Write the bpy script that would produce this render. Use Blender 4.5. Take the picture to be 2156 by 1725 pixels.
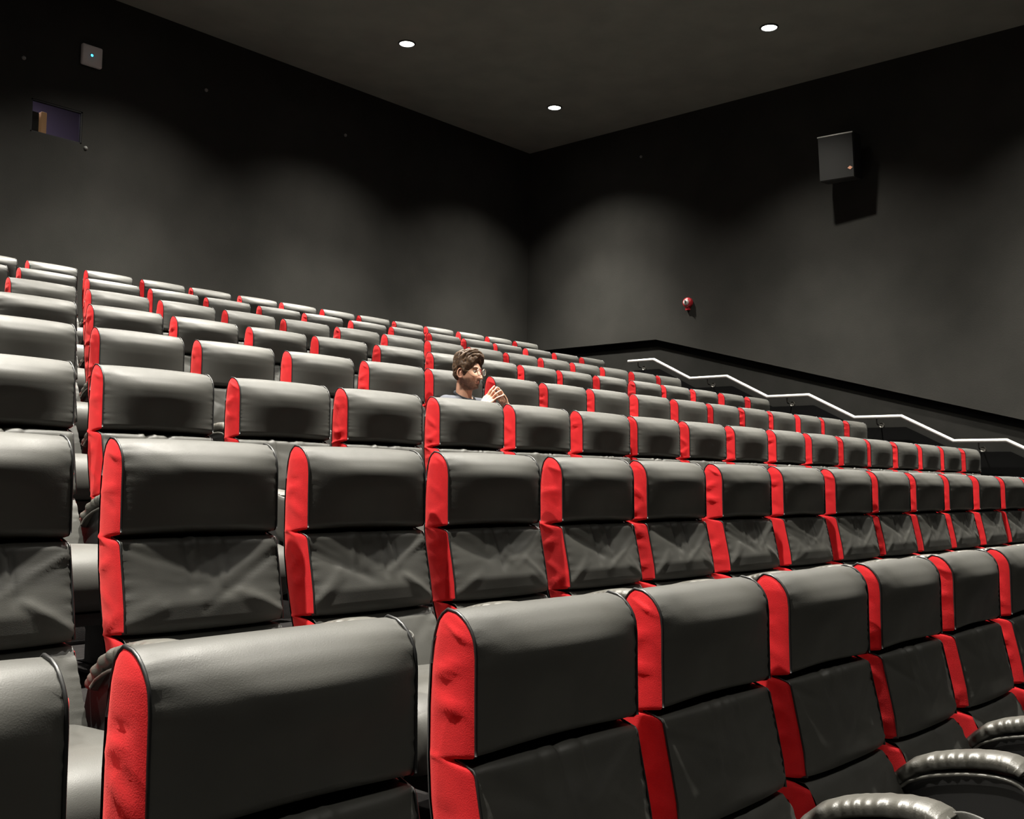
import bpy, bmesh, math, random
from math import sin, cos, pi, exp, sqrt
from mathutils import Vector, Matrix, noise
for _o in list(bpy.data.objects): bpy.data.objects.remove(_o)
C = bpy.context.scene
COL = C.collection

# ------------------------------------------------------------------ camera
F_PX = 2196.0
YAW, PITCH, ROLL = 0.837, 0.0679, 0.0169
ZC = 1.3575                       # eye height above the first platform
cy, sy, cp, sp = cos(YAW), sin(YAW), cos(PITCH), sin(PITCH)
fwd = Vector((sy*cp, cy*cp, sp)); rgt = Vector((cy, -sy, 0)); upv = rgt.cross(fwd)
cr, sr = cos(ROLL), sin(ROLL)
R_ = cr*rgt + sr*upv; U_ = cr*upv - sr*rgt
cam = bpy.data.cameras.new('camera'); cam.sensor_fit = 'HORIZONTAL'; cam.sensor_width = 36.0
cam.lens = F_PX/2156.0*36.0; cam.clip_start = 0.02; cam.clip_end = 100
camo = bpy.data.objects.new('camera', cam); COL.objects.link(camo)
camo.matrix_world = Matrix(((R_.x, U_.x, -fwd.x, 0), (R_.y, U_.y, -fwd.y, 0), (R_.z, U_.z, -fwd.z, ZC), (0, 0, 0, 1)))
C.camera = camo

# ------------------------------------------------------------------ light and exposure
w = bpy.data.worlds.new('world'); C.world = w; w.use_nodes = True
w.node_tree.nodes['Background'].inputs[0].default_value = (0.5, 0.55, 0.6, 1)
w.node_tree.nodes['Background'].inputs[1].default_value = 0.0
C.view_settings.view_transform = 'Standard'; C.view_settings.look = 'None'
C.view_settings.exposure = 0.0; C.view_settings.gamma = 1.0
C.view_settings.use_curve_mapping = False
SPOT_W = 1150.0            # wide beam
SPOT_N = 3100.0            # narrow core of the same lamp
SPOT_COL = (1.0, 0.955, 0.86)
SPOT_ANGLE = math.radians(116)

# ------------------------------------------------------------------ helpers
def link(o):
    COL.objects.link(o); return o
def tag(o, label=None, cat=None, group=None, kind=None):
    if label: o['label'] = label
    if cat: o['category'] = cat
    if group: o['group'] = group
    if kind: o['kind'] = kind
    return o
def empty(name, loc, rz=0.0):
    o = bpy.data.objects.new(name, None); link(o); o.location = loc; o.rotation_euler = (0, 0, rz)
    o.empty_display_size = 0.1
    return o
def obj(name, me, parent=None, loc=None):
    o = bpy.data.objects.new(name, me); link(o)
    if parent: o.parent = parent
    if loc: o.location = loc
    return o
def mesh_from(name, verts, faces, mat, smooth=True, weld=False):
    me = bpy.data.meshes.new(name); me.from_pydata([tuple(v) for v in verts], [], faces)
    if weld:
        bm = bmesh.new(); bm.from_mesh(me); bmesh.ops.remove_doubles(bm, verts=bm.verts, dist=1e-5)
        bmesh.ops.recalc_face_normals(bm, faces=bm.faces); bm.to_mesh(me); bm.free()
    if mat: me.materials.append(mat)
    for p in me.polygons: p.use_smooth = smooth
    me.update(); return me
class MB:
    """collects primitives into one mesh"""
    def __init__(s): s.v = []; s.f = []
    def add(s, v, f):
        n = len(s.v); s.v += [tuple(a) for a in v]; s.f += [tuple(i+n for i in q) for q in f]
    def box(s, x0, x1, y0, y1, z0, z1):
        s.add([(x0,y0,z0),(x1,y0,z0),(x1,y1,z0),(x0,y1,z0),(x0,y0,z1),(x1,y0,z1),(x1,y1,z1),(x0,y1,z1)],
              [(0,3,2,1),(4,5,6,7),(0,1,5,4),(1,2,6,5),(2,3,7,6),(3,0,4,7)])
    def grid(s, pts, nu, nv, closed_u=False, closed_v=False):
        f = []
        for i in range(nu-(0 if closed_u else 1)):
            for j in range(nv-(0 if closed_v else 1)):
                a = i*nv+j; b = ((i+1) % nu)*nv+j; c = ((i+1) % nu)*nv+(j+1) % nv; d = i*nv+(j+1) % nv
                f.append((a, b, c, d))
        s.add(pts, f)
    def tube(s, path, r, seg=8, cap=True, rf=None, flat=1.0):
        path = [Vector(p) for p in path]; n = len(path); pts = []
        t0 = (path[1]-path[0]).normalized(); up = Vector((0, 0, 1))
        if abs(t0.dot(up)) > .95: up = Vector((1, 0, 0))
        nrm = (up - t0*up.dot(t0)).normalized()
        for i, p in enumerate(path):
            t = (path[min(i+1, n-1)]-path[max(i-1, 0)]).normalized()
            nrm = (nrm - t*nrm.dot(t)).normalized(); b = t.cross(nrm)
            rr = r if rf is None else rf(i/(n-1))
            k = 1.0
            if 0 < i < n-1:
                c = (path[i]-path[i-1]).normalized().dot((path[i+1]-path[i]).normalized())
                k = 1/max(.5, sqrt((1+c)/2))
            for j in range(seg):
                a = 2*pi*j/seg
                pts.append(p+nrm*cos(a)*rr*k*flat+b*sin(a)*rr*k)
        base = len(s.v); s.grid(pts, n, seg, closed_v=True)
        if cap:
            s.f.append(tuple(base+j for j in range(seg))[::-1]); s.f.append(tuple(base+(n-1)*seg+j for j in range(seg)))
    def lathe(s, prof, seg=24, c=(0, 0, 0)):
        pts = []
        for (r, z) in prof:
            for j in range(seg):
                a = 2*pi*j/seg; pts.append((c[0]+r*cos(a), c[1]+r*sin(a), c[2]+z))
        s.grid(pts, len(prof), seg, closed_v=True)
    def capsule(s, a, b, ra, rb, seg=14, rings=5):
        a = Vector(a); b = Vector(b); d = (b-a); L = d.length
        if L < 1e-6: d = Vector((0, 0, 1)); L = 1e-6
        q = d.to_track_quat('Z', 'Y'); pts = []
        prof = []
        for i in range(rings+1):
            t = -pi/2+pi/2*i/rings; prof.append((max(1e-4, cos(t)*ra), sin(t)*ra))
        for i in range(rings+1):
            t = pi/2*i/rings; prof.append((max(1e-4, cos(t)*rb), L+sin(t)*rb))
        for (r, z) in prof:
            for j in range(seg):
                an = 2*pi*j/seg; pts.append(a+q @ Vector((r*cos(an), r*sin(an), z)))
        base = len(s.v); s.grid(pts, len(prof), seg, closed_v=True)
        s.f.append(tuple(base+j for j in range(seg))[::-1]); s.f.append(tuple(base+(len(prof)-1)*seg+j for j in range(seg)))
    def chain(s, pts, rs, seg=14):
        for i in range(len(pts)-1): s.capsule(pts[i], pts[i+1], rs[i], rs[i+1], seg)
    def mesh(s, name, mat, smooth=True, weld=False): return mesh_from(name, s.v, s.f, mat, smooth, weld)
def bevel_box_mesh(name, x0, x1, y0, y1, z0, z1, r, mat, seg=3):
    bm = bmesh.new(); mb = MB(); mb.box(x0, x1, y0, y1, z0, z1)
    me = mb.mesh(name, mat, False); bm.from_mesh(me)
    bmesh.ops.bevel(bm, geom=list(bm.edges)+list(bm.verts), offset=r, segments=seg, profile=0.5, affect='EDGES')
    bm.to_mesh(me); bm.free()
    for p in me.polygons: p.use_smooth = True
    return me
def interp(tab, x):
    if x <= tab[0][0]: return tab[0][1]
    for (a, fa), (b, fb) in zip(tab, tab[1:]):
        if x <= b:
            t = (x-a)/(b-a); return fa+(fb-fa)*t
    return tab[-1][1]
def sstep(a, b, x):
    t = min(1, max(0, (x-a)/(b-a))); return t*t*(3-2*t)

# ------------------------------------------------------------------ materials
def material(name, base, rough=0.5, metal=0.0, spec=0.5, noise_s=None, noise_c=None, noise_mix=(0.35, 0.65), detail=4,
             bump=None, bump_s=200, sheen=0.0, sheen_c=None, emit=None, emit_s=0.0, coat=0.0, rough_noise=None):
    m = bpy.data.materials.new(name); m.use_nodes = True; nt = m.node_tree; b = nt.nodes['Principled BSDF']
    b.inputs['Base Color'].default_value = (*base, 1); b.inputs['Roughness'].default_value = rough
    b.inputs['Metallic'].default_value = metal; b.inputs['Specular IOR Level'].default_value = spec
    tc = nt.nodes.new('ShaderNodeTexCoord')
    if noise_s:
        n = nt.nodes.new('ShaderNodeTexNoise'); n.inputs['Scale'].default_value = noise_s; n.inputs['Detail'].default_value = detail
        r = nt.nodes.new('ShaderNodeValToRGB'); r.color_ramp.elements[0].position = noise_mix[0]; r.color_ramp.elements[1].position = noise_mix[1]
        r.color_ramp.elements[0].color = (*base, 1); r.color_ramp.elements[1].color = (*noise_c, 1)
        nt.links.new(tc.outputs['Object'], n.inputs['Vector']); nt.links.new(n.outputs['Fac'], r.inputs['Fac'])
        nt.links.new(r.outputs['Color'], b.inputs['Base Color'])
    if rough_noise:
        n3 = nt.nodes.new('ShaderNodeTexNoise'); n3.inputs['Scale'].default_value = rough_noise[0]; n3.inputs['Detail'].default_value = 3
        mr = nt.nodes.new('ShaderNodeMapRange'); mr.inputs['To Min'].default_value = rough_noise[1]; mr.inputs['To Max'].default_value = rough_noise[2]
        mr.inputs['From Min'].default_value = .3; mr.inputs['From Max'].default_value = .7
        nt.links.new(tc.outputs['Object'], n3.inputs['Vector']); nt.links.new(n3.outputs['Fac'], mr.inputs['Value'])
        nt.links.new(mr.outputs['Result'], b.inputs['Roughness'])
    if bump:
        n2 = nt.nodes.new('ShaderNodeTexNoise'); n2.inputs['Scale'].default_value = bump_s; n2.inputs['Detail'].default_value = 3
        bp = nt.nodes.new('ShaderNodeBump'); bp.inputs['Strength'].default_value = bump; bp.inputs['Distance'].default_value = 0.002
        nt.links.new(tc.outputs['Object'], n2.inputs['Vector']); nt.links.new(n2.outputs['Fac'], bp.inputs['Height'])
        nt.links.new(bp.outputs['Normal'], b.inputs['Normal'])
    if sheen:
        b.inputs['Sheen Weight'].default_value = sheen; b.inputs['Sheen Roughness'].default_value = 0.5
        b.inputs['Sheen Tint'].default_value = (*(sheen_c or (1, 1, 1)), 1)
    if coat: b.inputs['Coat Weight'].default_value = coat
    if emit:
        b.inputs['Emission Color'].default_value = (*emit, 1); b.inputs['Emission Strength'].default_value = emit_s
    return m
M = {}
M['leather'] = material('black_leather', (0.045, 0.0445, 0.040), 0.54, spec=0.45, noise_s=6, noise_c=(0.054, 0.053, 0.047), bump=0.14, bump_s=420, rough_noise=(9, .46, .60))
M['leather_gloss'] = material('creased_black_leather', (0.062, 0.060, 0.052), 0.40, spec=0.6, noise_s=8, noise_c=(0.075, 0.072, 0.062), bump=0.3, bump_s=220)
M['red'] = material('red_velour', (0.52, 0.014, 0.018), 0.8, spec=0.2, noise_s=22, noise_c=(0.44, 0.009, 0.014), noise_mix=(.4, .75), bump=0.3, bump_s=420, sheen=0.25, sheen_c=(1, .25, .22))
M['piping'] = material('black_piping', (0.012, 0.012, 0.012), 0.4, spec=0.5)
M['shell'] = material('black_plastic', (0.012, 0.012, 0.012), 0.55, bump=0.2, bump_s=300)
M['metal_dark'] = material('dark_painted_steel', (0.02, 0.02, 0.02), 0.45, metal=0.3)
M['screw'] = material('bright_screw', (0.5, 0.5, 0.5), 0.3, metal=1.0)
M['wall'] = material('black_wall_fabric', (0.027, 0.0265, 0.024), 0.95, spec=0.1, noise_s=1.6, noise_c=(0.033, 0.032, 0.029), bump=0.5, bump_s=90)
M['wall_low'] = material('black_wall_carpet', (0.014, 0.014, 0.0125), 0.95, spec=0.1, noise_s=3, noise_c=(0.018, 0.0175, 0.016), bump=0.5, bump_s=120)
M['void'] = material('matt_black_shade_and_trim', (0.003, 0.003, 0.003), 0.95, spec=0.05)  # shared by the painted shade band and the skirting panel
M['ceiling'] = material('black_ceiling_tile', (0.21, 0.21, 0.19), 0.9, spec=0.1, noise_s=2, noise_c=(0.24, 0.24, 0.215), bump=0.3, bump_s=60)
M['carpet'] = material('dark_carpet', (0.015, 0.014, 0.014), 0.97, spec=0.05, noise_s=40, noise_c=(0.022, 0.020, 0.020), bump=0.6, bump_s=300)
M['bracket'] = material('dull_bracket', (0.10, 0.095, 0.085), 0.45, metal=.5)
M['steel'] = material('brushed_steel', (0.85, 0.84, 0.80), 0.38, metal=0.55, spec=0.6)
M['lamp'] = material('lamp_glow', (1, 1, 1), 0.5, emit=(1, 0.97, 0.92), emit_s=30)
M['lamp_ring'] = material('lamp_ring', (0.05, 0.05, 0.048), 0.4)
M['reflector'] = material('lamp_reflector', (0.9, 0.88, 0.85), 0.25, metal=1.0)

# ------------------------------------------------------------------ layout numbers
PITCH_X, PITCH_Y, RISE = 0.6, 1.2893, 0.3316
X_START, Y_START = 0.733, 1.3156
HT = 1.12                                          # height of the backrest top
XW, YW, ZCEIL = 13.55, 11.9, 5.75+ZC
def row_y(n): return Y_START+PITCH_Y*n
def row_z(n): return RISE*n

# ------------------------------------------------------------------ the room
def struct(name, me, parent=None):
    o = obj(name, me, parent)
    if parent is None: o['kind'] = 'structure'
    return o
X0R, Y0R = -5.0, -6.0
# stepped floor: platforms for the rows plus half steps in the side aisle
mb = MB()
for n in range(-5, 8):
    y0 = row_y(n)-0.92; y1 = y0+PITCH_Y
    if n == 7: y1 = YW
    if n == -5: y0 = Y0R
    mb.box(X0R, 12.14, y0, y1, row_z(-5)-.6, row_z(n))
    ys = 4.0151+PITCH_Y*(n-2)-.05
    if n == -5: ys0 = Y0R
    else: ys0 = ys
    ye = YW if n == 7 else ys+PITCH_Y
    mb.box(12.14, XW+.1, ys0, ye, row_z(-5)-.6, row_z(n))
    if n < 7: mb.box(12.14, XW+.1, ye-.36, ye, row_z(n), row_z(n)+RISE/2)
struct('floor', mb.mesh('floor', M['carpet'], False))
mb = MB(); mb.box(X0R-.2, XW+.4, Y0R-.2, YW+.6, ZCEIL, ZCEIL+.2)
struct('ceiling', mb.mesh('ceiling', M['ceiling'], False))
# back wall with the projection port cut out
px0, px1, pz0, pz1 = 4.93, 5.53, ZC+3.875, ZC+4.262
mb = MB(); zb = -3.0
mb.box(X0R-.2, px0, YW, YW+.05, zb, ZCEIL); mb.box(px1, XW+.4, YW, YW+.05, zb, ZCEIL)
mb.box(px0, px1, YW, YW+.05, zb, pz0); mb.box(px0, px1, YW, YW+.05, pz1, ZCEIL)
struct('wall_back', mb.mesh('wall_back', M['wall'], False))
mb = MB(); mb.box(X0R-.2, X0R, Y0R, YW, zb, ZCEIL); struct('wall_left', mb.mesh('wall_left', M['wall'], False))
mb = MB(); mb.box(X0R-.2, XW+.4, Y0R-.2, Y0R, zb, ZCEIL); struct('wall_front', mb.mesh('wall_front', M['wall'], False))
# right wall: padded upper part over a lower part, the shade under its edge painted as a black band
overhang_line = [(YW, ZC+2.235), (9.217, ZC+2.243), (3.845, ZC+.835), (Y0R, ZC+.835-(3.845-Y0R)*.262)]
def slab(name, poly, x0, x1, mat):
    n = len(poly); v = [(x0, a, b) for a, b in poly]+[(x1, a, b) for a, b in poly]
    f = [tuple(range(n)), tuple(range(2*n-1, n-1, -1))]+[(i, i+n, (i+1) % n+n, (i+1) % n) for i in range(n)]
    return mesh_from(name, v, f, mat, False, True)
def right_upper():
    m = MB()
    for (ya, za), (yb, zb_) in zip(overhang_line, overhang_line[1:]):
        v = [(XW, ya, za), (XW, yb, zb_), (XW, yb, ZCEIL), (XW, ya, ZCEIL), (XW+.12, ya, za), (XW+.12, yb, zb_), (XW+.12, yb, ZCEIL), (XW+.12, ya, ZCEIL)]
        m.add(v, [(0, 1, 2, 3), (7, 6, 5, 4), (0, 4, 5, 1)])
    return m.mesh('wall_right', M['wall'], False)
wr = struct('wall_right', right_upper())
mb = MB(); mb.box(XW+.07, XW+.2, Y0R, YW, zb, ZC+2.6)
struct('wall_right_lower', mb.mesh('wall_right_lower', M['wall_low'], False))
m = MB()  # strip that puts the overhang's cast shade in as flat black
for (ya, za), (yb, zb_) in zip(overhang_line, overhang_line[1:]):
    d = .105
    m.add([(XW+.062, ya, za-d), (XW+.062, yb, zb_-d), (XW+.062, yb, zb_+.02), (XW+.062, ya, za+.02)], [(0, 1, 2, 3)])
struct('shade_band_1', m.mesh('shade_band', M['void'], False))

# hand rail along the steps
RX, RY0, RZ0, RL = 13.449, 4.0151, ZC+.5852, .6306
rail = []
for i in range(-5, 4):
    rail.append((RX, RY0+i*PITCH_Y, RZ0+i*RISE)); rail.append((RX, RY0+i*PITCH_Y+RL, RZ0+i*RISE))
rail.append((RX, RY0+4*PITCH_Y, RZ0+4*RISE)); rail.append((RX, 9.66, RZ0+4*RISE))
t = empty('handrail', (RX, 4, row_z(2)))
tag(t, 'pale metal handrail zigzagging down the side wall beside the aisle steps', 'handrail')
def child_world(name, me, parent):
    o = obj(name, me, parent); o.location = -Vector(parent.location); return o
mb = MB(); mb.tube(rail, .026, 14); child_world('rail', mb.mesh('rail', M['steel']), t)
for i in range(-5, 5):
    yb = RY0+i*PITCH_Y+(.33 if i < 4 else .3); zb_ = RZ0+i*RISE
    mb = MB(); mb.tube([(RX, yb, zb_-.02), (RX, yb, zb_-.075), (RX+.03, yb, zb_-.10), (XW+.07, yb, zb_-.10)], .008, 8)
    mb.tube([(XW+.055, yb, zb_-.10), (XW+.07, yb, zb_-.10)], .034, 14)
    child_world('rail_bracket', mb.mesh('rail_bracket', M['bracket']), t)
# black skirting panel that steps down the wall under the rail
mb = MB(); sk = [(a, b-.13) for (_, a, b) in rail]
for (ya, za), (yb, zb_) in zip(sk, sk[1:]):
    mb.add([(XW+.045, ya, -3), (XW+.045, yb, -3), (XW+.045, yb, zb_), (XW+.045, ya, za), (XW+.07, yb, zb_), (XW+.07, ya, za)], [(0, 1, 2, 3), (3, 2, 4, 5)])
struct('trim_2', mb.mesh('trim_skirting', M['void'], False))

# projection port
o = struct('window_1', None)
mb = MB(); fr = .018
for (a, b, c, d) in ((px0, px1, pz1-fr, pz1), (px0, px1, pz0, pz0+fr), (px0, px0+fr, pz0, pz1), (px1-fr, px1, pz0, pz1)): mb.box(a, b, YW+.005, YW+.045, c, d)
M['frame'] = material('port_frame', (0.006, 0.006, 0.006), .8)
obj('window_frame', mb.mesh('window_frame', M['frame'], False), o)
M['glass'] = bpy.data.materials.new('port_glass'); M['glass'].use_nodes = True
bs = M['glass'].node_tree.nodes['Principled BSDF']; bs.inputs['Transmission Weight'].default_value = 1; bs.inputs['Roughness'].default_value = 0.0; bs.inputs['IOR'].default_value = 1.45
mb = MB(); mb.box(px0+.01, px1-.01, YW+.03, YW+.036, pz0+.01, pz1-.01); obj('window_pane', mb.mesh('window_pane', M['glass'], False), o)
# the booth behind it
M['booth'] = material('booth_wall', (0.20, 0.16, 0.22), .9)
mb = MB(); bx0, bx1, by0, by1, bz0, bz1 = 3.2, 8.2, YW+.051, YW+2.2, ZC+2.6, ZC+5.2
mb.add([(bx0,by0,bz0),(bx1,by0,bz0),(bx1,by1,bz0),(bx0,by1,bz0),(bx0,by0,bz1),(bx1,by0,bz1),(bx1,by1,bz1),(bx0,by1,bz1)], [(0,1,2,3),(7,6,5,4),(1,2,6,5),(2,3,7,6),(3,0,4,7)])
struct('wall_booth', mb.mesh('wall_booth', M['booth'], False))
bl = bpy.data.lights.new('booth_light', 'AREA'); bl.energy = 26; bl.size = .5; bl.color = (.85, .8, 1)
blo = bpy.data.objects.new('booth_light', bl); link(blo); blo.location = (5.0, YW+1.0, bz1-.05)
t = empty('projector', (4.95, YW+.62, ZC+3.55)); tag(t, 'dark film projector with a lit amber edge behind the projection port glass', 'projector')
obj('projector_body', bevel_box_mesh('projector_body', -.30, .235, -.25, .35, 0, .70, .02, M['shell']), t)
M['amber'] = material('amber_housing', (0.62, 0.33, 0.13), .5, emit=(1, .55, .25), emit_s=.10)
obj('side_lamp', bevel_box_mesh('side_lamp', .245, .315, -.27, -.16, .44, .71, .012, M['amber']), t)

# ------------------------------------------------------------------ downlights
lights = []
for x in (12.06, 9.0, 5.95, 2.9, -.15, -3.2): lights.append((x, 10.1))
for x in (11.6, 8.55, 5.5, 2.45, -.6, -3.6): lights.append((x, 6.21))
for x in (12.0, 8.95, 5.9, 2.85, -.2, -3.2): lights.append((x, 2.62))
mb = MB(); mb.lathe([(.094, -.004), (.098, -.016), (.112, -.016), (.118, -.008), (.118, 0)], 40); ring_me = mb.mesh('trim_ring', M['lamp_ring'])
mb = MB(); mb.lathe([(.0005, -.006), (.05, -.0065), (.096, -.006)], 40); disc_me = mb.mesh('lamp_lens', M['lamp'])
LL = {0: 'bright round ceiling downlight closest to the far corner of the room', 1: 'bright round ceiling downlight at upper middle, leftmost of the three lit ones',
      6: 'bright round ceiling downlight at upper right, above the wall loudspeaker'}
for x in (12.0, 8.95, 5.9, 2.85, -.2, -3.2): lights.append((x, -1.5))
for i, (x, y) in enumerate(lights):
    t = empty('ceiling_downlight', (x, y, ZCEIL))
    tag(t, LL.get(i, 'round downlight in the black ceiling outside the view'), 'ceiling light', 'recessed downlights in the black ceiling')
    obj('trim_ring', ring_me, t); obj('lamp_lens', disc_me, t)
    dim = .10 if y < 0 else 1.0                # the lamps nearest the screen are dimmed
    for en, an in ((SPOT_W, SPOT_ANGLE), (SPOT_N, math.radians(80))):
        sl = bpy.data.lights.new('spot', 'SPOT'); sl.energy = en*dim; sl.color = SPOT_COL; sl.spot_size = an; sl.spot_blend = 1.0; sl.shadow_soft_size = .075
        so = bpy.data.objects.new('lamp_beam', sl); link(so); so.parent = t; so.location = (0, 0, -.03)

# ------------------------------------------------------------------ cinema seat
W = 0.48
YF = [(-.70, -.162), (-.60, -.114), (-.53, -.082), (-.522, -.060), (-.515, .012), (-.507, -.060), (-.50, -.074), (-.44, -.066), (-.38, -.053), (-.32, -.039),
      (-.28, -.030), (-.270, -.022), (-.262, .035), (-.253, -.022), (-.247, -.030), (-.15, -.027), (-.08, -.026), (-.05, -.022), (-.035, -.015), (-.02, -.004), (-.010, .010), (-.003, .024), (0, .042)]
YB = [(-.70, -.020), (-.60, .008), (-.53, .032), (-.49, .045), (-.42, .064), (-.34, .080), (-.27, .086), (-.17, .087), (-.10, .084), (-.05, .078), (-.02, .068), (-.008, .058), (0, .046)]
def yf(h): return interp(YF, h)
def yb_(h): return interp(YB, h)
rnd = random.Random(5)

def side_panel(seed, sgn, bottom=-.70):
    r = random.Random(seed); hs = []
    h = bottom
    while h < -.0001:
        hs.append(h)
        h += .004 if (-.29 < h < -.24 or -.53 < h < -.495 or h > -.06) else .012
    hs += [-.004, -.001, 0]
    hs = sorted(set(round(a, 4) for a in hs))
    folds = [(r.uniform(0, 1), r.uniform(-.26, -.03), r.uniform(-.5, .7), r.uniform(.006, .012), r.uniform(.0025, .006)) for _ in range(6)]
    folds += [(r.uniform(.3, 1), r.uniform(-.5, -.28), r.uniform(-.8, .8), r.uniform(.008, .014), r.uniform(.0025, .006)) for _ in range(4)]
    nt = 11; pts = []
    for h in hs:
        a, b = yf(h), yb_(h)
        for j in range(nt):
            t = j/(nt-1); y = a+(b-a)*t
            e = 4*t*(1-t); bul = .010*e**.6
            k = min(1, abs(h)/.04); bul *= k**.5
            for (tc, hc, sl, ws, am) in folds:
                d = (h-hc) - sl*(y-(a+(b-a)*tc))
                along = exp(-((t-tc)/.45)**2)
                bul += am*exp(-(d/ws)**2)*along*e*k*(1 if am > .0035 else -1)
            pts.append((sgn*bul, y, h))
    m = MB(); m.grid([(x, y, z+HT) for x, y, z in pts], len(hs), nt)
    return m.mesh('side_panel', M['red'])
def piping(x):
    m = MB()
    hs = [-.246+.012*i for i in range(20)]
    p = [(x, yf(h)-.0015, h+HT) for h in hs if h < -.012]+[(x, yf(h)-.001, h+HT+.0015) for h in (-.010, -.003)]+[(x, .046, HT+.002)]+[(x, yb_(h)+.001, h+HT+.001) for h in (-.008, -.02, -.05, -.1)]
    m.tube(p, .0032, 6)
    p = [(x, .02, HT-.258)]+[(x, yf(h)-.0015, h+HT) for h in (-.273, -.28, -.32, -.38, -.44, -.50)]+[(x, 0, HT-.511)]
    m.tube(p, .0028, 6)
    return m.mesh('piping', M['piping'])
def pad(name, path, bulge, nx=29, mat=None, folds=(), pucker=.0018, seed=0, inset=.0):
    """path: list of (y,h,weight) from top to bottom; bulge(u,s)"""
    # resample
    dense = []
    for (a, b) in zip(path, path[1:]):
        L = sqrt((a[0]-b[0])**2+(a[1]-b[1])**2); k = max(1, int(L/.008))
        for i in range(k): dense.append(tuple(a[c]+(b[c]-a[c])*i/k for c in range(3)))
    dense.append(path[-1]); n = len(dense); pts = []
    for ix in range(nx):
        u = ix/(nx-1)
        # cluster columns to the edges
        u = .5-.5*cos(pi*u) if False else u
        x = u*W
        for i, (y, h, wt) in enumerate(dense):
            a = dense[max(0, i-1)]; b = dense[min(n-1, i+1)]
            ty, th = b[0]-a[0], b[1]-a[1]; L = sqrt(ty*ty+th*th) or 1
            ny, nh = th/L, -ty/L            # outward normal (front side)
            d = bulge(u, h)*wt
            edge = min(u, 1-u)*W
            d += pucker*sin(h*260+seed+3*sin(h*40))*exp(-edge/.018)*wt
            for (x0, h0, x1, h1, am, wd) in folds:
                dx, dh = x1-x0, h1-h0; LL_ = dx*dx+dh*dh
                t = max(0, min(1, ((x-x0)*dx+(h-h0)*dh)/LL_))
                q = sqrt((x-x0-dx*t)**2+(h-h0-dh*t)**2)
                d += am*exp(-(q/wd)**2)*wt*(1-.5*t)
            pts.append((x, y+ny*d, h+nh*d+HT))
    m = MB(); m.grid(pts, nx, n)
    return m.mesh(name, mat or M['leather'])
def crown(u, p=4): return 1-abs(2*u-1)**p
def headrest(seed):
    r = random.Random(100+seed)
    top = [(.060, -.012, 0), (.046, 0, .3), (.024, -.003, .8), (.010, -.010, 1), (-.004, -.02, 1), (-.015, -.035, 1), (-.022, -.05, 1), (-.026, -.08, 1), (-.027, -.15, 1), (-.030, -.238, 1), (-.020, -.250, .8), (0, -.256, .4), (.042, -.262, 0)]
    B = r.uniform(.035, .041)
    def bulge(u, h):
        c = crown(u, 1.9)
        prof = interp([(-.26, -.34), (-.235, -.16), (-.20, .12), (-.15, .60), (-.12, .86), (-.09, .98), (-.07, .94), (-.05, .66), (-.03, .38), (0, .10)], h)
        return B*c*prof+.004*crown(u, 8)
    folds = [(r.uniform(0, .08), r.uniform(-.06, -.02), r.uniform(.1, .2), r.uniform(-.12, -.05), r.uniform(-.002, .002), .015) for _ in range(3)]
    return pad('headrest_pad', top, bulge, folds=folds, seed=seed)
def lumbar(seed):
    r = random.Random(200+seed)
    path = [(.042, -.262, 0), (.0, -.266, .3), (-.018, -.268, .6), (-.027, -.273, 1), (-.031, -.28, 1), (-.039, -.32, 1), (-.053, -.38, 1), (-.066, -.44, 1), (-.073, -.485, 1), (-.072, -.50, 1), (-.058, -.508, .7), (.01, -.514, 0)]
    B = r.uniform(.016, .022)
    def bulge(u, h):
        prof = interp([(-.514, .2), (-.49, .7), (-.44, 1.0), (-.38, .80), (-.32, .30), (-.27, .05)], h)
        return B*crown(u, 3.0)*prof+.004*crown(u, 8)*interp([(-.51, .2), (-.49, 1), (-.28, 1), (-.265, .3)], h)
    folds = []
    for _ in range(7):                         # gathers hanging from the top seam
        x = W*(.5+r.uniform(-.18, .18)); L = r.uniform(.05, .15)
        folds.append((x, -.272, x+r.uniform(-.02, .02), -.272-L, r.choice((-1, 1))*r.uniform(.003, .007), r.uniform(.007, .011)))
    for sx in (0, 1):                          # tension folds from the corners
        for _ in range(3):
            hx = r.uniform(-.32, -.27); x0 = .01 if sx == 0 else W-.01
            folds.append((x0, hx, W*.5+(r.uniform(-.12, .02) if sx == 0 else r.uniform(-.02, .12)), hx-r.uniform(.06, .14), r.uniform(.0012, .0036)*r.choice((1, -1)), r.uniform(.008, .016)))
        for _ in range(2):
            hx = r.uniform(-.49, -.46); x0 = .01 if sx == 0 else W-.01
            folds.append((x0, hx, x0+(1 if sx == 0 else -1)*r.uniform(.06, .14), hx+r.uniform(.03, .09), r.uniform(.002, .005), r.uniform(.008, .013)))
    return pad('lumbar_pad', path, bulge, nx=49, folds=folds, seed=seed)
def lowback(seed):
    r = random.Random(300+seed)
    path = [(.012, -.517, 0), (-.04, -.517, .4), (-.068, -.520, .8), (-.078, -.527, 1), (-.088, -.54, 1), (-.118, -.60, 1), (-.148, -.66, 1), (-.175, -.72, 1)]
    def bulge(u, h): return .012*crown(u, 3)*interp([(-.72, 1), (-.6, .9), (-.54, .4), (-.52, .1)], h)
    folds = [(W*r.uniform(.3, .8), -.525, W*r.uniform(.3, .8), -.60, r.uniform(-.003, .003), .012) for _ in range(3)]
    folds += [(.01, -.53, W*.4, -.66, .003, .012), (W-.01, -.53, W*.6, -.66, -.003, .012)]
    return pad('lower_back_pad', path, bulge, folds=folds, seed=seed)
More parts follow.
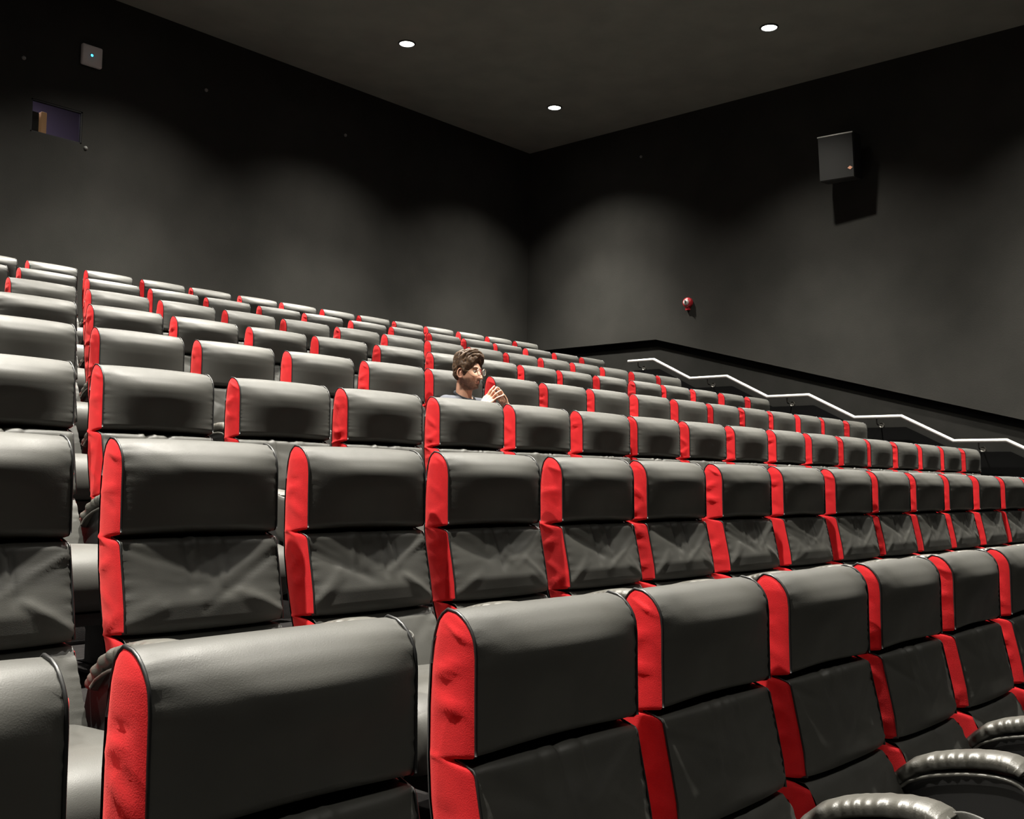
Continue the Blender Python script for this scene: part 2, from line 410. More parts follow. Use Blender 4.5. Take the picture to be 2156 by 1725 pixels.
def cushion():
    prof = [(-.10, -.72), (-.13, -.69), (-.20, -.685), (-.28, -.680), (-.38, -.675), (-.46, -.676), (-.52, -.684), (-.565, -.702), (-.595, -.73), (-.612, -.765), (-.615, -.80), (-.605, -.84), (-.585, -.868), (-.55, -.88), (-.40, -.885), (-.12, -.885), (-.07, -.86), (-.06, -.80)]
    n = len(prof); nx = 31; pts = []
    for ix in range(nx):
        u = -1+2*ix/(nx-1); ux = math.copysign(abs(u)**.85, u)
        edge = 1-abs(ux)**14
        for (y, h) in prof:
            hw = .236+.052*sstep(-.49, -.54, y)
            cyy, ch = -.34, -.79
            s = .90+.10*edge
            d = .010*(1-ux*ux) if h > -.78 else 0
            pts.append((W/2+ux*hw, cyy+(y-cyy)*s, ch+(h-ch)*s*(1 if h > ch else 1)+d+HT))
    m = MB(); base = 0; m.grid(pts, nx, n, closed_v=True)
    m.f.append(tuple(range(n))); m.f.append(tuple((nx-1)*n+j for j in range(n))[::-1])
    return m.mesh('seat_cushion', M['leather'])
def back_shell():
    m = MB(); hs = [-.01, -.03, -.06, -.1, -.17, -.27, -.34, -.42, -.49, -.53, -.60, -.70, -.80]
    prof = [(yb_(h)+.004+(.014 if -.75 < h < -.05 else 0), h) for h in hs]
    pts = []; xs = [-.004, .004, .02, W/2, W-.02, W-.004, W+.004]
    for i, x in enumerate(xs):
        k = -.018 if i in (0, len(xs)-1) else (-.006 if i in (1, len(xs)-2) else 0)
        for (y, h) in prof: pts.append((x, y+k, h+HT))
    m.grid(pts, len(xs), len(prof))
    return m.mesh('back_shell', M['shell'])
def seat_pan():
    m = MB(); m.box(.02, W-.02, -.56, -.02, HT-.925, HT-.885)
    return m.mesh('seat_pan', M['shell'], False)
AX = -.06          # centre of the arm between two seats
def arm_frame():
    # side standard: arm support down to a foot, outline in (y,h), extruded in x
    out = [(-.06, -.62), (-.10, -.59), (-.16, -.56), (-.25, -.545), (-.34, -.53), (-.42, -.53), (-.475, -.555), (-.475, -.66), (-.45, -.80), (-.38, -.93), (-.33, -1.00), (-.33, -1.105), (-.42, -1.12), (-.05, -1.12), (-.14, -1.105), (-.14, -1.0), (-.05, -.90), (-.02, -.75)]
    n = len(out); m = MB()
    v = [(AX-.026, y, h+HT) for y, h in out]+[(AX+.026, y, h+HT) for y, h in out]
    m.add(v, [tuple(range(n))[::-1], tuple(range(n, 2*n))]+[(i, (i+1) % n, (i+1) % n+n, i+n) for i in range(n)])
    me = m.mesh('armrest', M['shell'], False, True)
    bm = bmesh.new(); bm.from_mesh(me); bmesh.ops.bevel(bm, geom=list(bm.edges), offset=.006, segments=2, profile=.5, affect='EDGES'); bm.to_mesh(me); bm.free()
    return me
def arm_pad(seed):
    r = random.Random(seed)
    tp = [(-.065, -.625), (-.08, -.598), (-.11, -.566), (-.15, -.531), (-.20, -.509), (-.25, -.495), (-.30, -.484), (-.35, -.477), (-.39, -.475), (-.42, -.478), (-.445, -.487), (-.46, -.500)]
    dense = []
    for a, b in zip(tp, tp[1:]):
        for i in range(8): dense.append((a[0]+(b[0]-a[0])*i/8, a[1]+(b[1]-a[1])*i/8))
    dense.append(tp[-1]); n = len(dense); ns = 26; pts = []
    ph = [r.uniform(0, 6) for _ in range(4)]
    for i, (y, h) in enumerate(dense):
        a = dense[max(0, i-1)]; b = dense[min(n-1, i+1)]; L = sqrt((a[0]-b[0])**2+(a[1]-b[1])**2)
        ty, th = (b[0]-a[0])/L, (b[1]-a[1])/L
        s = i/(n-1); endk = min(1, s/.10+.35)
        hwx = .050*endk*(1 if s < .80 else 1+.10*(s-.8)/.2); th_ = .047*endk*(1 if s < .8 else 1-.25*(s-.8)/.2)
        for j in range(ns):
            an = 2*pi*j/ns
            cx = math.copysign(abs(cos(an))**.75, cos(an))*hwx; cz = math.copysign(abs(sin(an))**.8, sin(an))*th_/2-th_/2
            side = abs(cos(an))**2
            ru = .0038*side*sstep(.06, .2, s)*(sin(s*100+ph[0]+2.2*sin(s*17+ph[1]))+.5*sin(s*53+ph[2]))*(1-sstep(.55, .85, s))*endk
            ny, nh = (-th, ty) if ty < 0 else (th, -ty)
            nh2 = abs(nh); ny2 = -th*math.copysign(1, ty) if True else ny
            # normal in the y/h plane, pointing up
            nyv, nhv = th, -ty
            if nhv < 0: nyv, nhv = -nyv, -nhv
            pts.append((AX+cx*(1+ru/.05), y+nyv*(cz+ru*.6), h+nhv*(cz+ru*.6)+HT))
    m = MB(); m.grid(pts, n, ns, closed_v=True); m.f.append(tuple(range(ns))); m.f.append(tuple((n-1)*ns+j for j in range(ns))[::-1])
    # stitched lip under the pad
    for sx in (-1, 1):
        m.tube([(AX+sx*.046, y, h-.058+HT) for (y, h) in dense[18::5]], .005, 6)
    return m.mesh('arm_pad', M['leather_gloss'])
def cup_holder():
    m = MB(); c = (AX, -.498, HT-.497)
    m.lathe([(.042, -.12), (.045, -.03), (.0465, 0.0), (.049, .003), (.052, .0), (.055, -.014), (.056, -.07), (.053, -.14), (.046, -.168), (.030, -.178), (.0005, -.18)], 32, c)
    for q in range(len(m.v)): x, y, z = m.v[q]; m.v[q] = (x, y, z-.22*max(0, c[1]+.03-y))
    m.lathe([(.0005, -.12), (.042, -.12)], 32, c)
    return m.mesh('cup_holder', M['leather'])
NV = 6
ME = dict(head=[headrest(i) for i in range(NV)], lumbar=[lumbar(i) for i in range(NV)], low=[lowback(i) for i in range(3)],
          pl=[side_panel(10+i, -1) for i in range(NV)], pr=[side_panel(40+i, 1) for i in range(2)], pipe=piping(0.0), pipe2=piping(W),
          cushion=cushion(), shell=back_shell(), pan=seat_pan(), arm=arm_frame(), apad=[arm_pad(i) for i in range(3)], cup=cup_holder())
mb = MB(); mb.lathe([(.0005, .002), (.005, .002), (.006, 0)], 10); _sc = mb.mesh('screw', M['screw'])

ORD = ['zeroth', 'first', 'second', 'third', 'fourth', 'fifth', 'sixth', 'seventh', 'eighth', 'ninth', 'tenth', 'eleventh', 'twelfth', 'thirteenth', 'fourteenth', 'fifteenth', 'sixteenth', 'seventeenth', 'eighteenth']
ROWN = ['nearest row', 'second nearest row', 'third nearest row', 'fourth nearest row', 'fifth nearest row', 'sixth nearest row', 'row before the rearmost', 'rearmost row']
OFF = {7: [0.0]*2+[-.006, .012, -.004, .025, .005, .011, 0, .002, -.021, .006, 0, 0],
       6: [0, -.007, -.004, .01, .004, .023, -.007, .026, .022, .027, .018, -.017, -.018, -.026, -.021],
       5: [0, -.007, -.006, -.001, .004, .009, .02, .009, -.01, .003, -.014, -.02, -.037, -.045, -.02, -.021],
       4: [0, 0, -.004, -.012, -.007, -.012, .015, .01, 0, -.019, -.05, -.049, -.014, -.029, -.022, .011, .04],
       3: [0, 0, .008, 0, .005, .013, -.016, .007, -.001, -.013, .004, .027, .02, .012, -.009, -.006, -.027, .016],
       2: [0, 0, -.004, .01, -.002, .005, -.011, -.008, -.035, -.026, -.014, .006, .011, .003, -.032, -.012, -.01, -.01, .013],
       1: [0, 0, .015, .011, .007, .023, -.002, .023, .033, .055, .044, .043, .03, .045, .045, .03, 0, 0],
       0: [0, 0, -.009, .015, -.008, -.015, -.032, -.021, -.005, 0, 0]}
RANGE = {7: (-2, 11), 6: (-2, 12), 5: (-1, 13), 4: (-1, 14), 3: (-1, 15), 2: (-1, 16), 1: (-1, 13), 0: (-1, 6)}
MAN = (3, 4)
def make_seat(n, k, first, last):
    x = X_START+PITCH_X*(n+k)
    off = OFF[n]; dx = off[k+2] if k+2 < len(off) else 0
    rr = random.Random(n*100+k)
    t = empty('cinema_seat', (x+dx+W/2, row_y(n), row_z(n)), rr.uniform(-.012, .012))
    v = rr.randrange(NV)
    L = Vector((-W/2, 0, 0))
    def part(nm, me, par=t, loc=L): return obj(nm, me, par, loc)
    part('headrest_pad', ME['head'][v]); part('lumbar_pad', ME['lumbar'][rr.randrange(NV)]); part('lower_back_pad', ME['low'][v % 3])
    p = part('side_panel', ME['pl'][rr.randrange(NV)]); tag(p, 'red velour left side panel'); obj('piping', ME['pipe'], p)
    p = part('side_panel', ME['pr'][v % 2], t, L+Vector((W, 0, 0))); tag(p, 'red velour right side panel'); obj('piping', ME['pipe'], p)
    part('back_shell', ME['shell']); part('seat_cushion', ME['cushion']); part('seat_pan', ME['pan'])
    a = part('armrest', ME['arm'])
    pa = obj('arm_pad', ME['apad'][v % 3], a); cu = obj('cup_holder', ME['cup'], a)
    if last:
        a = part('armrest', ME['arm'], t, L+Vector((PITCH_X, 0, 0))); obj('arm_pad', ME['apad'][1], a); obj('cup_holder', ME['cup'], a)
    i = k-first+1; rn = ROWN[n]; cnt = RANGE[n][1]-first+1
    if (n, k) == MAN: lab = 'black seat occupied by the seated man in the fourth nearest row'
    elif (n, k) == (3, 5): lab = 'black seat with red side just right of the seated man, same row'
    elif (n, k) == (2, 3): lab = 'black seat with red side directly in front of the seated man\'s chest'
    elif last and n >= 2: lab = 'last black seat with red side before the aisle in the %s' % rn
    elif i == 1: lab = 'leftmost black seat, cut by the photo edge, in the %s' % rn
    else: lab = 'black seat with red side, %s from left in the %s' % (ORD[i], rn)
    tag(t, lab, 'seat', 'cinema seats in the %s' % rn)
    return t
for n in range(8):
    a, b = RANGE[n]
    for k in range(a, b+1): make_seat(n, k, a, k == b and n >= 2)
#@@DETAILS
# ------------------------------------------------------------------ seated man
M['skin'] = bpy.data.materials.new('skin_with_stubble'); M['skin'].use_nodes = True
nt = M['skin'].node_tree; b = nt.nodes['Principled BSDF']
at = nt.nodes.new('ShaderNodeAttribute'); at.attribute_name = 'tone'
nt.links.new(at.outputs['Color'], b.inputs['Base Color']); b.inputs['Roughness'].default_value = .55
b.inputs['Subsurface Weight'].default_value = .08; b.inputs['Subsurface Radius'].default_value = (.01, .004, .002)
M['hair'] = material('brown_hair', (0.032, 0.016, 0.007), .58, spec=.35, bump=.6, bump_s=260, noise_s=70, noise_c=(0.10, 0.056, 0.027), noise_mix=(.42, .7))
M['shirt'] = material('grey_jersey', (0.085, 0.09, 0.105), .9, spec=.1, bump=.3, bump_s=400)
M['collar'] = material('charcoal_rib', (0.02, 0.022, 0.026), .9, spec=.1)
M['denim'] = material('dark_trousers', (0.02, 0.022, 0.03), .9)
M['shoe'] = material('dark_shoe', (0.02, 0.02, 0.02), .6)
M['gold'] = material('thin_metal_rim', (0.60, 0.50, 0.40), .3, metal=.8)
M['eye'] = material('eye_white', (0.30, 0.28, 0.26), .3); M['iris'] = material('brown_iris', (0.03, 0.015, 0.008), .15)
HC = Vector((-.042, -.262, 1.083)); HT_Z = .24; HT_X = .05
HR = Matrix.Rotation(HT_Z, 3, 'Z') @ Matrix.Rotation(HT_X, 3, 'X')     # turned to his left, chin slightly down
def g(x, s): return exp(-(x/s)**2)
def head_pt(d, grow=0.0):
    """d: unit direction (face towards -y); returns a point on the head"""
    x, y, z = d
    p = Vector((x*.076, y*.096, z*.118))
    f = max(0, -y)
    if z < 0:
        k = -z
        p.x *= 1-.08*k-.20*k*k
        p.y = p.y*(1-.06*k) - .030*k*k
        if y > 0: p.y *= 1-.45*k*k; p.z *= 1-.12*k
    else:
        p.y += .010*z
    X, Z = p.x, p.z
    if y < 0:
        p.y += .010*f*g(X, .09)*g(Z-.01, .05)                     # flatten the face
        dn = 0
        dn += .026*g(X, .0105+.35*max(0, -(Z-.012))*.25)*sstep(.022, -.030, Z)*sstep(-.052, -.036, Z)   # nose
        dn += .010*g(X-.012, .007)*g(Z+.036, .008)+.010*g(X+.012, .007)*g(Z+.036, .008)                # nostrils wings
        dn += .007*g(abs(X)-.025, .022)*g(Z-.030, .009)           # brow
        dn -= .015*g(abs(X)-.031, .014)*g(Z-.008, .014)           # eye sockets
        dn += .006*g(abs(X)-.045, .018)*g(Z+.022, .018)           # cheekbones
        dn -= .004*g(abs(X)-.040, .015)*g(Z+.060, .022)
        dn += .0085*g(X, .020)*g(Z+.060, .0065)+.0090*g(X, .017)*g(Z+.072, .0065)   # lips
        dn -= .0035*g(X, .022)*g(Z+.066, .0025)
        dn -= .003*g(X, .02)*g(Z+.083, .007)
        dn += .016*g(X, .028)*g(Z+.100, .018)                     # chin
        p.y -= dn*min(1, f*2.2)
    p.x += math.copysign(.006*g(Z+.055, .03)*g(y-.05, .5), x)*(1 if abs(x) > .3 else 0)   # jaw angle
    if grow: p += Vector((x, y, z)).normalized()*grow
    return p
def H(p): return HC+HR @ Vector(p)
bd = MB()
NT, NP = 150, 120; pts = []
for i in range(NT):
    a = 2*pi*i/NT
    for j in range(NP):
        t = .004+(pi-.008)*j/(NP-1)
        pts.append(H(head_pt((sin(t)*sin(a), -sin(t)*cos(a), cos(t)))))
base = len(bd.v); bd.grid(pts, NT, NP, closed_u=True)
bd.f.append(tuple(base+i*NP for i in range(NT))[::-1]); bd.f.append(tuple(base+i*NP+NP-1 for i in range(NT)))
for s in (-1, 1):   # ears: rim and bowl
    ex, ey, ez = s*.078, .012, -.008
    rim = []
    for i in range(15):
        a = -2.2+i*4.4/14
        rim.append(H((ex+s*.010*max(0, cos(a)+.4), ey-.002+.018*cos(a)*1.0, ez+.031*sin(a))))
    bd.tube(rim, .0048, 8)
    bd.tube([H((ex-s*.006, ey-.012, ez+.02)), H((ex+s*.002, ey, ez+.004)), H((ex-s*.002, ey-.006, ez-.026))], .007, 8)
    bd.capsule(H((ex-s*.012, ey-.004, ez+.012)), H((ex-s*.010, ey-.004, ez-.014)), .014, .012, 10)
NB = Vector((-.030, -.212, .948))
bd.capsule(NB+Vector((0, .0, -.06)), H((0, .026, -.040)), .058, .050, 24)
bd.capsule(NB+Vector((0, -.01, -.05)), H((0, -.008, -.070)), .044, .034, 20)
# torso, limbs under the clothes
SR, SL = Vector((-.205, -.225, .862)), Vector((.150, -.235, .862))
for sh in (SR, SL): bd.capsule(NB+Vector((0, 0, -.07)), sh, .055, .055, 16)
bd.chain([NB+Vector((0, .01, -.11)), (-.02, -.24, .74), (.0, -.31, .62), (.02, -.36, .555)], [.070, .110, .110, .118], 20)
ER, EL = Vector((-.225, -.40, .705)), Vector((.235, -.43, .700))
T = Vector((-.088, -.590, .945))
WR, WL = Vector((-.172, -.525, .838)), Vector((.000, -.610, .808))
for sh, e, wst in ((SR, ER, WR), (SL, EL, WL)):
    bd.chain([sh, e], [.052, .042]); mid = e.lerp(wst, .35)
    bd.chain([e, mid, wst], [.042, .040, .026])
for s in (-1, 1):
    hip = Vector((.02+s*.09, -.36, .53)); kn = Vector((.02+s*.13, -.78, .50)); an = Vector((.02+s*.13, -.72, .09))
    bd.chain([hip, kn], [.092, .062]); bd.chain([kn, an], [.060, .038]); bd.chain([an+Vector((0, .02, -.02)), an+Vector((0, -.15, -.05))], [.036, .026])
def hand(wst, side):
    d = (T-wst).normalized()
    s = Vector((0, -.021, -.0125))                       # fingers fan from index (nearest his chin) to little finger
    s = s-d*s.dot(d)*.4
    out = Vector((side, 0, 0)); out = (out-d*out.dot(d)).normalized()
    lens = [.075, .084, .078, .062]
    for i in range(4):
        k = wst+d*(.080-.004*abs(i-1.2))+s*(i-1.5)*.88
        tip = T+s*(i-1.35)*1.25+Vector((side*.005, 0, (.008, .014, .006, -.010)[i]))
        p1 = k.lerp(tip, .45)+out*.008; p2 = k.lerp(tip, .76)+out*.005
        bd.chain([k, p1, p2, tip], [.0092, .0080, .0072, .0062], 12)
        bd.chain([wst+s*(i-1.5)*.55+d*.01, k], [.015, .0115], 12)      # metacarpals fill the palm
    th0 = wst+d*.020-s*.9
    th1 = th0+d*.035-s.normalized()*.022-out*.006; th2 = T-s*2.3*.9+Vector((side*.006, .006, -.028))
    bd.chain([th0, th1, th1.lerp(th2, .6), th2], [.014, .011, .0095, .008], 12)
hand(WR, -1); hand(WL, 1)
body_me = bd.mesh('body', M['skin'])
def remeshed(me, vox, smooth_it, name, mat):
    tmp = bpy.data.objects.new('tmp', me); link(tmp)
    md = tmp.modifiers.new('r', 'REMESH'); md.mode = 'VOXEL'; md.voxel_size = vox; md.use_smooth_shade = True
    if smooth_it:
        ms = tmp.modifiers.new('s', 'SMOOTH'); ms.factor = .5; ms.iterations = smooth_it
    dg = bpy.context.evaluated_depsgraph_get(); dg.update()
    out = bpy.data.meshes.new_from_object(tmp.evaluated_get(dg)); bpy.data.objects.remove(tmp)
    out.name = name
    out.materials.clear(); out.materials.append(mat)
    for p in out.polygons: p.use_smooth = True
    return out
man = empty('person', (5.05, row_y(3), row_z(3)))
tag(man, 'bearded person in round glasses and grey shirt, seated with fingertips pressed together', 'person')
body = remeshed(body_me, .0034, 2, 'body', M['skin'])
HRi = HR.transposed()
ca = body.color_attributes.new('tone', 'FLOAT_COLOR', 'POINT')
SK = Vector((.52, .29, .195)); BE = Vector((.085, .045, .030)); LIP = Vector((.42, .16, .13)); WARM = Vector((.60, .28, .19))
for i, v in enumerate(body.vertices):
    q = HRi @ (v.co-HC); c = SK.copy()
    if abs(q.x) < .11 and abs(q.y) < .14 and -.15 < q.z < .14:
        n = noise.noise(q*140)*.5+noise.noise(q*60)*.5
        be = sstep(-.028, -.050, q.z)*sstep(.045, .02, q.y)*sstep(-.125, -.112, q.z)
        be *= 1-.85*g(abs(q.x)-.030, .020)*g(q.z+.040, .018)*(1 if q.y < -.05 else 0)
        side = sstep(.050, .066, abs(q.x))*sstep(.035, .0, q.y)*sstep(.03, .0, q.z)*sstep(-.03, .005, q.y+.0)
        be = max(be, side*.7)
        mus = g(q.z+.052, .006)*g(q.x, .028)*(1 if q.y < -.06 else 0)
        be = max(be, mus)
        lip = (g(q.z+.061, .005)+g(q.z+.071, .005))*g(q.x, .019)*(1 if q.y < -.07 else 0)
        be = min(1, be*(.95+.6*n)); be *= 1-min(1, lip)
        c = c.lerp(BE, max(0, be)*.85); c = c.lerp(LIP, min(1, lip)*.7)
        c = c.lerp(WARM, .5*g(q.z+.034, .012)*g(q.x, .018)*(1 if q.y < -.08 else 0))
        c = c.lerp(WARM, .35*(1 if abs(q.x) > .076 else 0))
    ca.data[i].color = (c.x, c.y, c.z, 1)
obj('body', body, man)
# hair: swept shell with locks
def hair_lim(a):
    """lowest polar angle of the hairline around the head, a = 0 at the face"""
    a = abs((a+pi) % (2*pi)-pi)
    return interp([(0, .92), (.30, .96), (.62, 1.16), (.88, 1.36), (1.15, 1.55), (1.33, 1.74), (1.47, 1.80), (1.60, 1.46), (1.85, 1.48), (2.05, 1.98), (2.5, 2.15), (pi, 2.2)], a)
NT2, NP2 = 220, 90; pts = []; inner = []
for i in range(NT2):
    a = 2*pi*i/NT2; lim = hair_lim(a)
    aa = abs((a+pi) % (2*pi)-pi)
    for j in range(NP2):
        s = j/(NP2-1); t = .003+(lim-.003)*s
        d = Vector((sin(t)*sin(a), -sin(t)*cos(a), cos(t)))
        q = head_pt(d)
        thick = .031*sstep(1.6, .55, t)+.014
        thick *= 1+.35*g(q.y+.045, .05)*g(q.z-.10, .06)          # quiff over the forehead
        edge = sstep(1.0, .86, s)*.95+.05
        # locks flow from the front back and down the sides
        u = q.x*62+7*sin(q.y*30+q.z*9)+4*noise.noise(q*22); w2 = q.y*38+q.z*70+5*noise.noise(q*16+Vector((3, 1, 2)))
        ridge = .55*abs(sin(w2*.75+sin(u*.45)))+.30*abs(sin(u*.9+1.3))+.25*noise.noise(q*60)
        thick = thick*(.60+.55*ridge)*edge
        pts.append(H(q+d*(thick+.0005)))
hm = MB(); hm.grid(pts, NT2, NP2, closed_u=True); hm.f.append(tuple(i*NP2 for i in range(NT2))[::-1])
rh = random.Random(3)
for _ in range(46):                                                # separate wavy locks
    a = rh.uniform(-2.6, 2.6); t0 = rh.uniform(.1, .55); path = []
    lim = hair_lim(a)*.93
    tt1 = min(lim, t0+rh.uniform(.4, .8)); ph = rh.uniform(0, 6); sw = rh.uniform(.3, .8)*(1 if a > 0 else -1)
    for i in range(14):
        s = i/13; t = t0+(tt1-t0)*s; a2 = a+sw*s*.7+.10*sin(s*5+ph)
        d = Vector((sin(t)*sin(a2), -sin(t)*cos(a2), cos(t))); q = head_pt(d)
        path.append(H(q+d*(.026*sstep(1.6, .5, t)+.010+.005*sin(s*6+ph))))
    hm.tube(path, .006, 6, rf=lambda s, k=rh.uniform(.005, .009): k*max(.12, sin(pi*min(1, s*.9+.12))))
for a0, sx in ((-.30, -1), (-.15, 1), (.1, 1), (.32, 1), (.5, 1)):  # forelock falling over the temple
    path = []
    for i in range(12):
        s = i/11; t = .55+.62*s; a2 = a0+sx*.55*s
        d = Vector((sin(t)*sin(a2), -sin(t)*cos(a2), cos(t))); q = head_pt(d)
        path.append(H(q+d*(.030-.024*s)))
    hm.tube(path, .006, 6, rf=lambda s: .009*max(.15, sin(pi*min(1, s*.85+.2))))
obj('hair', hm.mesh('hair', M['hair']), man)
for s in (-1, 1):
    mb = MB()
    for k in range(9):
        x = s*(.014+k*.0042); z = .029+.006*sin(k/8*2.4)-.0006*k
        p = head_pt(Vector((x/.076, -sqrt(max(.05, 1-(x/.076)**2-(z/.118)**2)), z/.118)))
        q = H(p+Vector((0, -.0015, 0))); q2 = H(p+Vector((s*.007, -.001, .003)))
        mb.tube([q, q2], .0024, 5)
    obj('eyebrow', mb.mesh('eyebrow', M['hair']), man)
    ec = Vector((s*.031, -.0655, .006))
    mb = MB(); mb.lathe([(.0001, -.0115)]+[(.0115*sin(pi*i/12), -.0115*cos(pi*i/12)) for i in range(1, 12)]+[(.0001, .0115)], 18)
    e = obj('eye', mesh_from('eye', [H(ec+Vector((x, -z, y))) for x, y, z in mb.v], mb.f, M['eye']), man)
    mb = MB(); mb.lathe([(.0001, .0122), (.003, .0120), (.0056, .0106)], 16)
    obj('iris', mesh_from('iris', [H(ec+Vector((x, -z, y))) for x, y, z in mb.v], mb.f, M['iris']), e)
gl = MB()
for s in (-1, 1):
    gl.tube([H((s*.033+.0235*cos(a), -.107+.03*abs(s*.033+.0235*cos(a)), .006+.0225*sin(a))) for a in [2*pi*i/28 for i in range(29)]], .0020, 6)
    gl.tube([H((s*.056, -.105, .009)), H((s*.072, -.070, .008)), H((s*.080, .005, .008))], .0013, 6)
gl.tube([H((-.010, -.107, .009)), H((0, -.110, .012)), H((.010, -.107, .009))], .0014, 6)
glo = obj('glasses', gl.mesh('glasses', M['gold']), man)
M['lens'] = material('clear_lens', (.9, .9, .9), .05); M['lens'].node_tree.nodes['Principled BSDF'].inputs['Alpha'].default_value = .06
for s in (-1, 1):
    mb = MB(); n = 24
    rimp = [(s*.033+.0225*cos(2*pi*i/n), -.107+.03*abs(s*.033+.0225*cos(2*pi*i/n)), .006+.0215*sin(2*pi*i/n)) for i in range(n)]
    mb.add([H(p) for p in rimp]+[H((p[0], p[1]+.0012, p[2])) for p in rimp], [tuple(range(n)), tuple(range(2*n-1, n-1, -1))]+[(i, (i+1) % n, (i+1) % n+n, i+n) for i in range(n)])
    obj('lens', mb.mesh('lens', M['lens'], False), glo)
# shirt
sh = MB()
sh.capsule(NB+Vector((-.005, .01, -.085)), SR+Vector((0, 0, -.004)), .068, .066, 18); sh.capsule(NB+Vector((.005, .01, -.085)), SL+Vector((0, 0, -.004)), .068, .066, 18)
sh.chain([NB+Vector((0, .0, -.115)), (-.02, -.25, .74), (.0, -.31, .62), (.02, -.36, .56)], [.092, .139, .134, .137], 22)
sh.chain([NB+Vector((0, -.012, -.105)), (-.022, -.262, .775)], [.082, .125], 22)
sh.chain([SR, SR.lerp(ER, .97)], [.064, .056]); sh.chain([SL, SL.lerp(EL, .97)], [.064, .056])
sh.chain([SR, (-.10, -.26, .72)], [.062, .10]); sh.chain([SL, (.06, -.26, .72)], [.062, .10])
for v_i, v in enumerate(sh.v):
    p = Vector(v); q = noise.noise(p*14)*.006
    sh.v[v_i] = tuple(p+Vector((q, q, 0)))
obj('shirt', remeshed(sh.mesh('shirt', M['shirt']), .008, 3, 'shirt', M['shirt']), man)
mb = MB(); ring = []
for i in range(33):
    a = 2*pi*i/32; ring.append(NB+Vector((.066*cos(a), -.010+.068*sin(a), -.020+.034*sin(a))))
mb.tube(ring, .010, 8, cap=False); obj('collar', mb.mesh('collar', M['collar']), man)
tr = MB()
for s in (-1, 1):
    hip = Vector((.02+s*.09, -.36, .53)); kn = Vector((.02+s*.13, -.78, .50)); an = Vector((.02+s*.13, -.72, .13))
    tr.chain([hip, kn], [.104, .074]); tr.chain([kn, an], [.072, .055])
tr.capsule((-.07, -.36, .54), (.11, -.36, .54), .115, .115)
obj('trousers', remeshed(tr.mesh('trousers', M['denim']), .01, 2, 'trousers', M['denim']), man)
for s in (-1, 1):
    mb = MB(); a = Vector((.02+s*.13, -.70, .055)); mb.chain([a, a+Vector((0, -.10, -.004)), a+Vector((0, -.20, -.014))], [.050, .048, .038])
    obj('shoe', remeshed(mb.mesh('shoe', M['shoe']), .008, 1, 'shoe', M['shoe']), man)

# ------------------------------------------------------------------ things on the walls
t = empty('loudspeaker', (XW, 6.02, ZC+4.45)); tag(t, 'black box loudspeaker mounted high on the right side wall', 'speaker')
SPD = .36
m = MB()
o1 = [(-.29, .30), (.29, .30), (.25, -.33), (-.25, -.33)]
def spk(name, x0, x1, y0, y1, z0, z1, mat, r=.008): return bevel_box_mesh(name, x0, x1, y0, y1, z0, z1, r, mat)
M['grille'] = material('speaker_grille', (0.013, 0.013, 0.012), .8, bump=.6, bump_s=500)
M['cabinet'] = material('speaker_cabinet', (0.02, 0.02, 0.019), .6)
cab = spk('cabinet', -.34, -.04, -.22, .26, -.30, .30, M['cabinet'])
hub = empty('swivel', (0, 0, 0)); bpy.data.objects.remove(hub)
tilt = Matrix.Translation((-.14, 0, 0)) @ Matrix.Rotation(.10, 4, 'Z') @ Matrix.Rotation(-.14, 4, 'Y')
def tmesh(me, mt): me.transform(mt); return me
obj('cabinet', tmesh(cab, tilt), t)
obj('grille', tmesh(spk('grille', -.362, -.34, -.212, .252, -.29, .285, M['grille'], .004), tilt), t)
M['edge'] = material('painted_lit_edge', (0.6, 0.6, 0.57), .4, metal=.6)  # pale colour paints the light caught by the cabinet's top bevel
obj('lit_top_edge', tmesh(spk('lit_top_edge', -.366, -.34, -.22, .26, .286, .303, M['edge'], .003), tilt), t)
M['badge'] = material('copper_badge', (0.75, 0.38, 0.25), .4, metal=.3)
mb = MB(); mb.add([(-.3635, -.165, -.195), (-.3635, -.13, -.17), (-.3635, -.165, -.145), (-.3635, -.20, -.17), (-.367, -.165, -.195), (-.367, -.13, -.17), (-.367, -.165, -.145), (-.367, -.20, -.17)],
                  [(0, 1, 2, 3), (7, 6, 5, 4), (0, 4, 5, 1), (1, 5, 6, 2), (2, 6, 7, 3), (3, 7, 4, 0)])
obj('badge', tmesh(mb.mesh('badge', M['badge'], False), tilt), t)
obj('wall_bracket', bevel_box_mesh('wall_bracket', -.22, 0, -.04, .04, -.10, .06, .01, M['cabinet']), t)

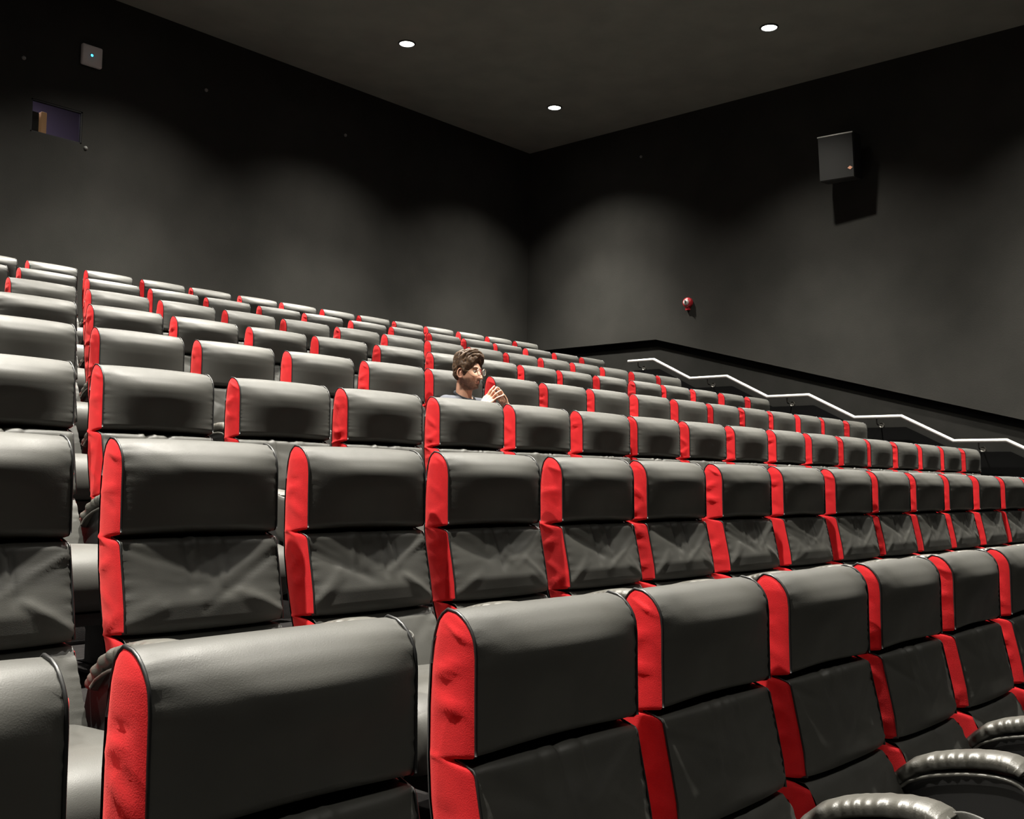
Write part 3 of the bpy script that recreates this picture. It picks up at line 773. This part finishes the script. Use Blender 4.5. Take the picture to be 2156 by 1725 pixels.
t = empty('alarm_beacon', (XW, 8.612, ZC+2.76)); tag(t, 'round red fire alarm beacon with a white domed lens on the right wall', 'alarm')
M['alarm'] = material('red_alarm_plastic', (0.45, 0.02, 0.03), .35, coat=.3); M['dome'] = material('clear_white_dome', (0.75, 0.74, 0.72), .2)
RM = Matrix.Rotation(-pi/2, 4, 'Y')
def wlathe(name, prof, mat, seg=32, ry=1.0):
    mb = MB(); mb.lathe(prof, seg); me = mb.mesh(name, mat); me.transform(RM); return me
obj('alarm_base', wlathe('alarm_base', [(.078, 0), (.080, .03), (.074, .055), (.060, .066), (.052, .068), (.0005, .068)], M['alarm']), t)
obj('alarm_dome', wlathe('alarm_dome', [(.046, .068), (.046, .078), (.040, .090), (.026, .099), (.0005, .102)], M['dome']), t)
mb = MB(); mb.box(-.108, -.100, -.006, .006, -.028, .03); mb.box(-.106, -.098, -.026, .0, -.004, .006); obj('reflector_fin', mb.mesh('reflector_fin', M['shell'], False), t)
mb = MB(); mb.box(-.045, 0, -.03, .03, -.115, -.07); obj('cable_gland', mb.mesh('cable_gland', M['alarm'], False), t)

t = empty('wall_sensor_box', (5.59, YW, ZC+4.95)); tag(t, 'small pale square box with a glowing blue light on the rear wall', 'wall box')
M['boxw'] = material('grey_white_plastic', (0.62, 0.57, 0.56), .5); M['blue'] = material('blue_indicator', (0.1, .6, .9), .3, emit=(.08, .62, 1.0), emit_s=2.5)
obj('box_body', bevel_box_mesh('box_body', -.125, .125, -.06, 0, -.125, .125, .02, M['boxw'], 4), t)
mb = MB(); mb.lathe([(.022, 0), (.022, .004), (.0005, .007)], 24); me = mb.mesh('indicator_ring', M['shell']); me.transform(Matrix.Translation((-.01, -.06, 0)) @ Matrix.Rotation(pi/2, 4, 'X')); obj('indicator_ring', me, t)
mb = MB()
mb.lathe([(.0165, .006), (.012, .010), (.0005, .012)], 20)
me = mb.mesh('indicator_light', M['blue']); me.transform(Matrix.Translation((-.012, -.061, -.002)) @ Matrix.Rotation(pi/2, 4, 'X')); obj('indicator_light', me, t)
mb = MB(); mb.lathe([(.024, 0), (.023, .010), (.014, .022), (.0005, .025)], 18); stud = mb.mesh('stud', material('grey_stud', (0.22, 0.22, 0.21), .5))
SL_ = ['tiny grey round fixing left of the pale blue-lit wall box', 'tiny grey round fixing between the wall box and the ceiling lights', 'tiny grey round fixing on the rear wall below the middle downlights', 'tiny grey fixing just below the projection port corner']
for (x, z), lab in zip(((4.82, 4.693), (7.144, 5.004), (9.446, 5.007), (5.58, 3.84)), SL_):
    o = obj('wall_fixing', stud); o.location = (x, YW, ZC+z); o.rotation_euler = (pi/2, 0, 0); tag(o, lab, 'wall fixing', 'small fixings on the walls')
o = obj('wall_fixing', stud); o.location = (XW, 9.518, ZC+5.224); o.rotation_euler = (0, -pi/2, 0); tag(o, 'tiny grey round fixing high on the right side wall near the corner', 'wall fixing', 'small fixings on the walls')
